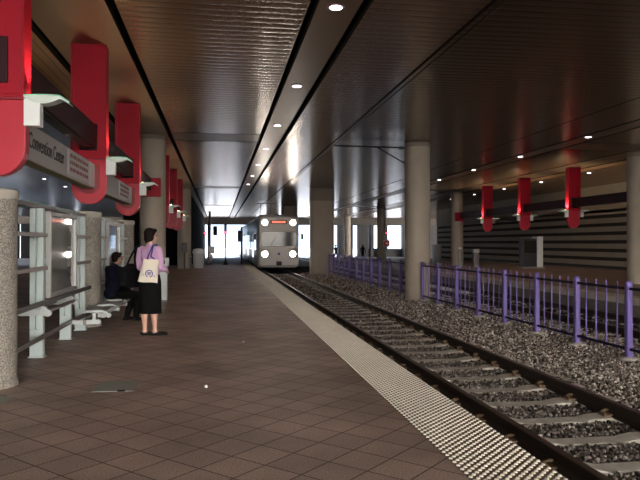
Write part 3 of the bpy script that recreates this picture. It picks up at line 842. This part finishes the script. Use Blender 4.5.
# ------------------------------------------------------------------ signals by the bright opening
t = thing('signal_post', 'black signal post with red light standing in the bright far opening', 'signal', (.43, 44.3, 0))
MB().lathe([(.16, 0), (.15, .05), (.08, .28), (.045, .40), (.045, 2.65), (.03, 2.7)], 16).build('post', 'darkgrey', t, 40)
h = MB().box(-.10, .10, -.09, .09, 2.05, 2.78).build('head', 'darkgrey', t, bevel=.02)
MB().tube([(0, -.10, 2.18), (0, -.088, 2.18)], .075, 16).build('red_lens', 'redlight', h)
def tsignal(x, y, z, lab, arm, red=False):
    t = thing('traffic_signal', lab, 'signal', (x, y, -.42))
    MB().tube([(arm, 0, 0), (arm, 0, z+1.4)], .07, 10).build('pole', 'concdark', t, 40)
    MB().tube([(arm, 0, z+.75), (0, 0, z+.75)], .035, 8).build('arm', 'darkgrey', t, 40)
    MB().box(-.22, .22, -.2, .2, z+.05, z+1.05).build('head', 'darkgrey', t, bevel=.04)
    for q in range(3): MB().tube([(0, -.30, z+.22+.32*q), (0, -.2, z+.22+.32*q)], .13, 14).build('visor', 'trainblack', t, 40)
tsignal(-.40, 70, 2.65, 'black traffic signal hanging at the left of the bright opening', -.75)
tsignal(1.86, 58, 1.95, 'black traffic signal beside the train roof in the bright opening', .12)
t = thing('steel_post', 'slim grey post with boxes at its foot left of the bright opening', 'post', (-.64, 46.0, -.0))
MB().tube([(0, 0, -.02), (0, 0, 3.7)], .085, 14).build('shaft', 'column', t, 40)
MB().box(-.12, .35, -.2, .12, .75, 1.25).build('meter_box', 'greymetal', t, bevel=.03)
MB().box(-.10, .22, -.18, .12, .45, .70).build('meter_box', 'greymetal', t, bevel=.03)
t = thing('crossing_light', 'small red light on a short post by the left side of the opening', 'signal', (-1.0, 47.0, -.1))
MB().tube([(0, 0, 0), (0, 0, 2.2)], .03, 8).build('post', 'greymetal', t, 40)
hh = MB().box(-.08, .08, -.06, .06, 2.12, 2.42).build('head', 'darkgrey', t, bevel=.01)
MB().tube([(0, -.075, 2.27), (0, -.06, 2.27)], .06, 14).build('red_lens', 'redlight', hh)

# ------------------------------------------------------------------ train
TY = 40.6
def train(y0, lab, front=True):
    t = thing('light_rail_train' if front else 'rail_car', lab, 'train', (TX, y0, -.33))
    Ln = 26.0
    def sec(y, sc, zt, zlow, rad):
        return [(p[0], y, p[1]) for p in rrect(2.65*sc, zt-zlow, rad, 5, 0, (zt+zlow)/2)]
    S = [sec(0, .90, 3.40, .42, .25), sec(.10, .955, 3.44, .34, .25), sec(.40, .985, 3.48, .26, .22), sec(1.0, 1., 3.5, .22, .2), sec(Ln, 1., 3.5, .22, .2)]
    if not front: S = S[3:]
    b = MB(); vs = [p for s in S for p in s]; n = len(S[0]); fs = []
    for j in range(len(S)-1):
        for k in range(n): fs.append((j*n+k, j*n+(k+1) % n, (j+1)*n+(k+1) % n, (j+1)*n+k))
    fs += [tuple(range(n)), tuple((len(S)-1)*n+k for k in range(n))]
    b.add(vs, fs).build('body_shell', 'trainwhite', t, 50)
    yb = .0
    for sx in (-1, 1):
        for i in range(9):
            a = 1.9+i*2.6; door = i in (1, 4, 7)
            nm = 'door' if door else 'side_window'
            q = MB()
            if door:
                q.box(sx*1.318 if sx < 0 else 1.318-.0, sx*1.318+sx*.014 if sx > 0 else -1.318, a, a+1.5, .36, 2.62) if False else q.box(min(sx*1.316, sx*1.334), max(sx*1.316, sx*1.334), a, a+1.5, .36, 2.62)
                d = q.build('door', 'traingrey', t)
                for o2 in (.12, .82): MB().box(min(sx*1.33, sx*1.34), max(sx*1.33, sx*1.34), a+o2, a+o2+.56, .8, 2.45).build('door_glass', 'sideglass', d)
            else:
                q.box(min(sx*1.316, sx*1.332), max(sx*1.316, sx*1.332), a, a+2.2, 1.35, 2.45); q.build('side_window', 'sideglass', t)
    MB().box(-1.0, 1.0, 3, 9, 3.5, 3.72).build('roof_unit', 'traingrey', t, bevel=.05)
    MB().box(-1.0, 1.0, 15, 22, 3.5, 3.72).build('roof_unit', 'traingrey', t, bevel=.05)
    for yy in (3.2, 12.3, 21.5):
        w = MB()
        for sx in (-.753, .753):
            for dy in (0, 1.6): w.tube([(sx-.06, yy+dy, .30), (sx+.06, yy+dy, .30)], .30, 20)
        w.box(-.9, .9, yy-.2, yy+1.8, .2, .42); w.build('bogie', 'trainblack', t, 40)
    if front:
        # windscreen: a curved pane on the raked front
        def front_pane(name, hw0, hw1, z0, z1, ya, m, thick=.02, rad=.10):
            P = rrect(2*hw0, z1-z0, rad, 5, 0, (z0+z1)/2)
            vs = []
            for dy in (0, thick):
                for x, z in P:
                    u = (z-z0)/(z1-z0); xx = x*(hw0+(hw1-hw0)*u)/hw0
                    vs.append((xx, ya+dy+.05*(xx/1.2)**2, z))
            n = len(P)
            return MB().add(vs, [tuple(range(n)), tuple(range(n, 2*n))]+[(i, (i+1) % n, n+(i+1) % n, n+i) for i in range(n)]).build(name, m, t, 40)
        front_pane('windscreen', 1.10, 1.08, 1.60, 2.50, -.045, 'trainglass', .06)
        wp = MB(); wp.tube([(-.55, -.055, 1.62), (-.20, -.055, 2.15)], .012, 6); wp.tube([(.55, -.055, 1.62), (.20, -.055, 2.15)], .012, 6); wp.build('wiper', 'trainblack', t)
        sgn = front_pane('destination_sign', .52, .52, 3.02, 3.22, -.035, 'trainblack', .05, .03)
        q = MB(); x = -.42
        while x < .40:
            wd = R.choice([.05, .07, .09]); q.box(x, x+wd, -.045, -.034, 3.07, 3.17); x += wd+.03
        q.build('lit_lettering', 'led', sgn)
        front_pane('front_band', 1.14, 1.14, .86, 1.40, -.02, 'traingold', .05)
        front_pane('front_skirt', 1.0, 1.12, .36, .80, -.02, 'traingrey', .05, .08)
        for sx in (-.88, .88):
            for z in (3.08, 1.12):
                o = MB().tube([(sx, -.06, z), (sx, .04, z)], 0.215 if z < 2 else .205, 24).build('headlight', 'trainblack', t, 40)
                MB().tube([(sx, -.075, z), (sx, -.058, z)], 0.185 if z < 2 else .175, 24).build('lens', 'headlamp', o)
                area_disc('headlight_beam', (TX+sx, y0-.12, z-.33), 45, (1, .92, .8), .15, (math.radians(90), 0, 0), None, 60, .8).rotation_euler = (math.radians(-90)+PI, 0, PI)
        em = MB(); em.tube([(0, -.055, 1.13), (0, -.02, 1.13)], .13, 24); em.build('emblem', 'signwhite', t)
        MB().tube([(0, -.06, 1.13), (0, -.05, 1.13)], .07, 20).build('emblem_centre', 'blue', t)
        cp = MB(); cp.box(-.16, .16, -.32, .1, .42, .66); cp.box(-.10, .10, -.42, -.30, .46, .62); cp.build('coupler', 'trainblack', t, bevel=.02)
        for sx in (-1, 1):
            mr = MB(); mr.tube([(sx*1.25, .35, 2.35), (sx*1.48, .15, 2.38)], .02, 8); mr.box(min(sx*1.42, sx*1.56), max(sx*1.42, sx*1.56), .10, .18, 2.02, 2.38); mr.build('mirror', 'trainblack', t)
        pg = MB()
        for sx in (-.5, .5): pg.tube([(sx, 11, 3.55), (sx*.8, 12.2, 4.2), (sx*.8, 11.2, 4.95)], .025, 6)
        pg.tube([(-.8, 11.2, 4.96), (.8, 11.2, 4.96)], .03, 6); pg.build('pantograph', 'trainblack', t)
        MB().box(-.9, .9, 10.6, 12.6, 3.5, 3.58).build('roof_unit', 'traingrey', t)
    return t
train(TY, 'white light rail train with four blazing headlights approaching on the near track')
train(TY+26.8, 'trailing rail car coupled behind the lit train', False)

# ------------------------------------------------------------------ people
def fingers(b, wrist, palm_dir, side, curl, r=.0085, L=.075):
    """palm and five bent fingers; palm_dir: along the hand, side: towards the thumb, curl: towards the palm side"""
    w = Vector(wrist); d = Vector(palm_dir).normalized(); s = Vector(side).normalized(); c = Vector(curl).normalized()
    for k in range(4):
        o = w+d*.02+s*(.027-.018*k); e = w+d*.088+s*(.030-.019*k)
        b.limb([(o, .013), (e, .012)], 8)
        l = L*(.92, 1., .95, .76)[k]
        m = e+(d*.75+c*.5).normalized()*l*.5; n = m+(d*.3+c*.95).normalized()*l*.45
        b.limb([(e, r+.001), (m, r), (n, r*.8)], 8)
    o = w+d*.03+s*.03; m = o+(d*.6+s*.7+c*.3).normalized()*.04; n = m+(d*.8+c*.5).normalized()*.032
    b.limb([(w+d*.015+s*.015, .013), (o, .012), (m, .010), (n, .008)], 8)
def head(b, c, rz, s=1.):
    """skull, jaw, nose, lips, brow, ears; faces +y turned by rz"""
    q = Quaternion((0,0,1), rz).to_matrix(); c = Vector(c)
    P = lambda x, y, z: c+q @ Vector((x, y, z))*s
    b.ball(P(0, -.008, .022), .074*s, .092*s, .092*s, rot=q); b.ball(P(0, .022, -.040), .055*s, .065*s, .075*s, rot=q)
    b.ball(P(0, .062, -.092), .026*s, .022*s, .020*s, rot=q)
    b.limb([(P(0, .086, .008), .009*s), (P(0, .106, -.026), .013*s)], 8)
    b.ball(P(0, .088, -.056), .024*s, .012*s, .010*s, rot=q)
    b.ball(P(0, .078, .022), .055*s, .014*s, .012*s, rot=q)
    for sx in (-1, 1): b.ball(P(sx*.074, -.004, -.012), .012*s, .020*s, .032*s, rot=q); b.ball(P(sx*.040, .060, -.028), .022*s, .024*s, .022*s, rot=q)
    return P
def eyes(P, par, s=1.):
    for sx in (-1, 1): MB().ball(P(sx*.031, .084, .002), .010*s, n=10, m=8).build('eye', 'eye', par, 60)

def woman(loc, rz):
    t = thing('person', 'standing person in lilac knit top and long black skirt with bags on both shoulders', 'person', loc, rz)
    b = MB()
    for sx, fy in ((-1, -.01), (1, .02)):
        x = sx*.085
        b.limb([((x, fy-.01, .075), .034), ((x, fy-.015, .16), .037), ((x, fy-.03, .33), .056), ((x, fy-.01, .48), .054), ((x*1.05, 0, .70), .074), ((x, 0, .90), .090)])
        b.limb([((x-.02, fy-.03, .045), .034), ((x+.045, fy+.065, .03), .034), ((x+.08, fy+.11, .022), .026)], 12)
    b.ball((0, -.01, .95), .165, .125, .13); b.ball((0, .0, 1.10), .128, .098, .16); b.ball((0, .01, 1.27), .150, .108, .16); b.ball((0, -.01, 1.36), .16, .075, .07)
    b.limb([((0, -.01, 1.38), .056), ((0, .005, 1.50), .049), ((0, .01, 1.55), .05)])
    arms = {1: [((.165, -.01, 1.365), .052), ((.205, -.02, 1.22), .044), ((.215, -.03, 1.10), .037), ((.205, .08, 1.06), .034), ((.175, .18, 1.045), .025)],
            -1: [((-.165, -.01, 1.365), .052), ((-.21, .0, 1.21), .044), ((-.215, .02, 1.08), .037), ((-.19, .13, 1.03), .034), ((-.14, .215, 1.04), .025)]}
    for sx in arms: b.limb(arms[sx])
    fingers(b, (.175, .18, 1.045), (-.2, .85, -.25), (-.5, .1, .8), (-.8, -.2, -.4)); fingers(b, (-.14, .215, 1.04), (.5, .8, .1), (.1, .1, 1), (.7, -.5, 0))
    hz = -.62
    P = head(b, (0, .02, 1.595), hz)
    body = baked(b, 'body', 'skin', t, .0085, 3)
    eyes(P, body)
    sh = MB(); k = .017
    sh.ball((0, 0, 1.01), .155+k, .118+k, .10); sh.ball((0, .0, 1.10), .132+k, .10+k, .16); sh.ball((0, .01, 1.27), .150+k, .110+k, .16); sh.ball((0, -.01, 1.365), .16+k, .075+k, .065)
    sh.ball((.06, .10, 1.27), .06, .04, .06); sh.ball((-.06, .10, 1.27), .06, .04, .06)
    for sx in arms: sh.limb([(p, r+k) for p, r in arms[sx][:-1]]+[(Vector(arms[sx][-1][0])*.85+Vector(arms[sx][-2][0])*.15, .036)])
    sh.limb([((0, -.01, 1.40), .066), ((0, -.002, 1.43), .062)])
    baked(sh, 'knit_top', 'lilac', t, .011, 4)
    sk = MB(); n = 48; prof = [(.145, .115, 1.02), (.165, .135, .96), (.185, .155, .86), (.188, .165, .70), (.190, .168, .52), (.196, .172, .36), (.188, .164, .355), (.17, .15, .50)]
    vs = []; fs = []
    for j, (rx, ry, z) in enumerate(prof):
        for i in range(n):
            a = 2*PI*i/n; f = 1+.025*math.sin(7*a)*max(0, (.9-z))*1.6; vs.append((rx*f*math.cos(a), ry*f*math.sin(a)-.005, z))
    for j in range(len(prof)-1):
        for i in range(n): fs.append((j*n+i, j*n+(i+1) % n, (j+1)*n+(i+1) % n, (j+1)*n+i))
    fs.append(tuple(range(n)))
    sk.add(vs, fs).build('skirt', 'black', t, 70)
    q = Quaternion((0,0,1), hz).to_matrix()
    hr = MB(); 
    hr.ball(P(0, -.022, .040), .088, .098, .092, rot=q); hr.ball(P(0, -.052, -.035), .080, .062, .085, rot=q)
    for sx in (-1, 1): hr.ball(P(sx*.062, -.020, -.02), .028, .050, .075, rot=q)
    hr.ball(P(0, .055, .085), .062, .040, .034, rot=q)
    baked(hr, 'hair', 'hair', t, .010, 3)
    for sx, fy in ((-1, -.01), (1, .02)):
        x = sx*.085; s = MB()
        s.limb([((x-.027, fy-.038, .035), .036), ((x+.035, fy+.05, .028), .040), ((x+.085, fy+.12, .020), .030), ((x+.105, fy+.15, .016), .02)], 12)
        s.v = [(a, c, max(.0, min(z, .062))) for a, c, z in s.v]
        s.build('shoe', 'shoe', t, 60)
    return t
WL, WR = (-1.09, 10.72, 0), -math.radians(32)
woman(WL, WR)
Wm = Matrix.Translation(WL) @ Matrix.Rotation(WR, 4, 'Z')
def held(name, label, cat, local, rz):
    p = Wm @ Vector(local); return thing(name, label, cat, p, rz)
# cream tote: hangs at her right hip towards the camera
t = held('tote_bag', 'cream canvas tote bag with a round blue emblem on the standing person', 'bag', (.125, -.225, .865), 0.12)
bag = MB(); P = []
nx, nz = 10, 12
for sgn in (-1, 1):
    for j in range(nz+1):
        for i in range(nx+1):
            u = i/nx-.5; v = j/nz
            w_ = .325-.075*v
            bul = .045*math.cos(u*PI)**.6*math.sin(PI*min(1, .12+v*.80))**.7 if abs(u) < .5 else 0
            P.append((u*w_+.02*v*0, sgn*(bul+.004), v*.395+.012*math.sin(u*5)))
n = (nx+1)*(nz+1); F = []
for s in (0, 1):
    for j in range(nz):
        for i in range(nx):
            a = s*n+j*(nx+1)+i; F.append((a, a+1, a+nx+2, a+nx+1) if s == 0 else (a, a+nx+1, a+nx+2, a+1))
per = [j*(nx+1) for j in range(nz, -1, -1)]+[i for i in range(1, nx+1)]+[j*(nx+1)+nx for j in range(1, nz+1)]
for a, c in zip(per, per[1:]): F.append((a, n+a, n+c, c))
top = [nz*(nx+1)+i for i in range(nx+1)]
for a, c in zip(top, top[1:]): F.append((a, c, n+c, n+a))
bg = bag.add(P, F).build('bag_body', 'cream', t, 60); bg.rotation_euler = (0, math.radians(9), 0); bg.scale = (.92, 1, .92)
e = MB()
for k in range(20):
    a0, a1 = 2*PI*k/20, 2*PI*(k+1)/20
    if k in (14, 15): continue
    e.prism([(.05*math.cos(a0), .15+.05*math.sin(a0)), (.05*math.cos(a1), .15+.05*math.sin(a1)), (.065*math.cos(a1), .15+.065*math.sin(a1)), (.065*math.cos(a0), .15+.065*math.sin(a0))], 'y', -.062, -.040)
for zz, hw in ((.165, .038), (.145, .036), (.125, .026)): e.prism([(-hw, zz), (hw, zz), (hw, zz+.012), (-hw, zz+.012)], 'y', -.062, -.040)
for sx in (-1, 1): e.prism([(sx*.075, .112), (sx*.105, .112), (sx*.105, .122), (sx*.075, .122)], 'y', -.052, -.030)
e.build('blue_emblem', 'blue', bg)
inv = (Matrix.Translation(t.location) @ Matrix.Rotation(.12, 4, 'Z')).inverted()
def loc_of(p): return inv @ (Wm @ Vector(p))
top = loc_of((.118, -.03, 1.452))
for xx in (-.06, .06):
    pts = [Vector((xx+.055, -.012, .352)), loc_of((.13+xx*.45, -.185, 1.27)), loc_of((.125+xx*.25, -.125, 1.37)), loc_of((.112+xx*.1, -.075, 1.44)), top, loc_of((.120, .03, 1.445))]
    MB().tube(pts, .011, 6).build('strap', 'blue', t, 60)
# black shoulder bag on her left
t = held('shoulder_bag', 'bulky black shoulder bag on the far side of the standing person', 'bag', (-.345, -.07, .76), WR)
b = MB(); b.prism(rrect(.40, .34, .10, 6, 0, .17), 'x', -.085, .085); b.ball((0, .02, .33), .05, .15, .06); b.ball((-.02, -.10, .08), .10, .12, .09)
baked(b, 'bag_body', 'bagblack', t, .012, 8)
pk = MB(); pk.ball((-.075, 0, .13), .035, .11, .08); pk.build('front_pocket', 'bagblack', t, 60)
MB().tube([(.02, -.17, .25), (.09, -.11, .48), (.165, -.06, .645), (.175, .0, .672), (.165, .07, .63), (.09, .14, .46), (.02, .19, .25)], .016, 8).build('strap', 'bagblack', t, 60)

def man(loc, rz):
    t = thing('person', 'seated person in dark navy jacket and black trousers on the bench', 'person', loc, rz)
    b = MB(); legs = {}
    for sx in (-1, 1):
        legs[sx] = [((sx*.09, .02, .535), .092), ((sx*.115, .24, .545), .080), ((sx*.125, .44, .505), .060), ((sx*.12, .44, .32), .056), ((sx*.115, .40+.03*sx, .10), .038)]
        b.limb(legs[sx]); b.limb([((sx*.115, .385+.03*sx, .05), .038), ((sx*.13, .52+.03*sx, .035), .034)])
    tor = [((0, 0, .56), .165, .135, .12), ((0, .005, .72), .150, .115, .16), ((0, .03, .90), .172, .125, .17), ((0, .03, 1.00), .18, .085, .075)]
    for c, x, y, z in tor: b.ball(c, x, y, z)
    b.limb([((0, .035, 1.02), .06), ((0, .07, 1.13), .054)])
    arms = {s: [((s*.185, .03, 1.00), .058), ((s*.235, .09, .87), .050), ((s*.245, .16, .755), .043), ((s*.17, .30, .79), .038), ((s*.085, .38, .835), .028)] for s in (-1, 1)}
    for s in arms:
        b.limb(arms[s]); fingers(b, arms[s][-1][0], (-s*.35, .7, .35), (-s*.5, 0, .8), (-s*.6, .3, -.5))
    P = head(b, (0, .10, 1.215), -.12)
    body = baked(b, 'body', 'skinman', t, .009, 3); eyes(P, body)
    k = .02; j = MB()
    for c, x, y, z in tor: j.ball(c, x+k, y+k, z+.005)
    for s in arms: j.limb([(p, r+k) for p, r in arms[s][:-1]]+[(Vector(arms[s][-1][0])*.8+Vector(arms[s][-2][0])*.2, .042)])
    j.limb([((0, .03, 1.04), .078), ((0, .045, 1.075), .068)])
    baked(j, 'jacket', 'navy', t, .012, 4)
    tr = MB()
    for s in legs: tr.limb([(p, r+.016) for p, r in legs[s]])
    tr.ball((0, .0, .55), .18, .145, .10)
    baked(tr, 'trousers', 'black', t, .012, 3)
    hr = MB(); q = Quaternion((0,0,1), -.12).to_matrix()
    hr.ball(P(0, -.022, .040), .084, .096, .088, rot=q); hr.ball(P(0, -.055, -.025), .074, .05, .06, rot=q); hr.ball(P(0, .05, .085), .06, .036, .03, rot=q)
    for sx in (-1, 1): hr.ball(P(sx*.068, -.02, .01), .014, .035, .04, rot=q)
    baked(hr, 'hair', 'hair', t, .010, 2)
    for s in (-1, 1):
        sh = MB(); sh.limb([((s*.115, .36+.03*s, .045), .046), ((s*.128, .50+.03*s, .038), .046), ((s*.135, .60+.03*s, .03), .034)], 12)
        sh.v = [(a, c, max(0, z)) for a, c, z in sh.v]; sh.build('shoe', 'shoe', t, 60)
    return t
ML, MR = (-1.97, 12.62, -.025), -math.radians(52)
man(ML, MR)
Mm = Matrix.Translation(ML) @ Matrix.Rotation(MR, 4, 'Z')
t = thing('handset', 'small pale device held in the hands of the seated person', 'phone', Mm @ Vector((0, .455, .86)), MR)
MB().box(-.045, .045, -.008, .008, -.03, .09).build('case', 'binlid', t, bevel=.006)
t = thing('lap_bag', 'black bag resting on the lap of the seated person', 'bag', Mm @ Vector((0, .26, .605)), MR)
b = MB(); b.ball((0, 0, .065), .16, .11, .075); b.ball((.06, .03, .085), .09, .08, .07); baked(b, 'bag_body', 'bagblack', t, .014, 3)
MB().tube([(-.10, 0, .12), (-.05, .02, .19), (.05, .02, .19), (.10, 0, .12)], .011, 8).build('handle', 'bagblack', t, 60)

# tiny figures in the distance by the openings
def walker(loc, rz, lab, m):
    t = thing('person', lab, 'person', loc, rz); b = MB()
    for sx, f in ((-1, .16), (1, -.16)):
        b.limb([((sx*.09, f*1.5, .08), .045), ((sx*.09, f*.7, .48), .06), ((sx*.09, 0, .90), .09)], 10); b.limb([((sx*.09, f*1.5, .05), .045), ((sx*.09, f*1.5+.15, .04), .035)], 10)
        b.limb([((sx*.19, 0, 1.40), .055), ((sx*.24, -f*.5, 1.12), .045), ((sx*.22, -f, .90), .035)], 10)
    b.ball((0, 0, .95), .16, .12, .13); b.ball((0, 0, 1.2), .16, .12, .28); b.limb([((0, 0, 1.42), .06), ((0, .01, 1.53), .055)], 10)
    head(b, (0, .02, 1.63), 0); baked(b, 'body', m, t, .02, 3)
    hr = MB().ball((0, -.01, 1.67), .088, .10, .09).build('hair', 'hair', t, 60)
walker((11.9, 66.0, -.42), .6, 'dark distant figure walking near the second bright opening', 'navy')
walker((14.3, 64.0, -.42), -.8, 'dark distant figure standing before the wide dark pier', 'black')

# ------------------------------------------------------------------ daylight
w = bpy.data.worlds.new('world'); scene.world = w; w.use_nodes = True
nt = w.node_tree; N = nt.nodes; L = nt.links; bgn = N['Background']
# sky split by direction: warm boost added behind to light the station, dimmer ahead
tc = N.new('ShaderNodeTexCoord'); sx = N.new('ShaderNodeSeparateXYZ'); L.new(tc.outputs['Generated'], sx.inputs[0])
mr = N.new('ShaderNodeMapRange'); mr.inputs['From Min'].default_value = -.5; mr.inputs['From Max'].default_value = .3; L.new(sx.outputs['Y'], mr.inputs['Value'])
mx = N.new('ShaderNodeMix'); mx.data_type = 'RGBA'; mx.inputs['A'].default_value = (1, .925, .835, 1); mx.inputs['B'].default_value = (.60, .76, 1, 1); L.new(mr.outputs[0], mx.inputs['Factor'])
ms = N.new('ShaderNodeMapRange'); ms.inputs['To Min'].default_value = 19; ms.inputs['To Max'].default_value = 2.9; L.new(mr.outputs[0], ms.inputs['Value'])
L.new(mx.outputs['Result'], bgn.inputs['Color']); L.new(ms.outputs[0], bgn.inputs['Strength'])

# ------------------------------------------------------------------ camera
cam = bpy.data.cameras.new('camera'); co = bpy.data.objects.new('camera', cam); C.objects.link(co)
cam.sensor_width = 36; cam.lens = 650/640*36; cam.clip_end = 500
co.location = (0, 0, 1.48)
co.rotation_euler = (math.radians(90+.26), 0, -math.atan(101/650))
scene.camera = co
vs = scene.view_settings; vs.view_transform = 'Standard'; vs.look = 'None'; vs.exposure = .25; vs.gamma = 1; vs.use_curve_mapping = False
scene.cycles.max_bounces = 8; scene.cycles.sample_clamp_indirect = 6
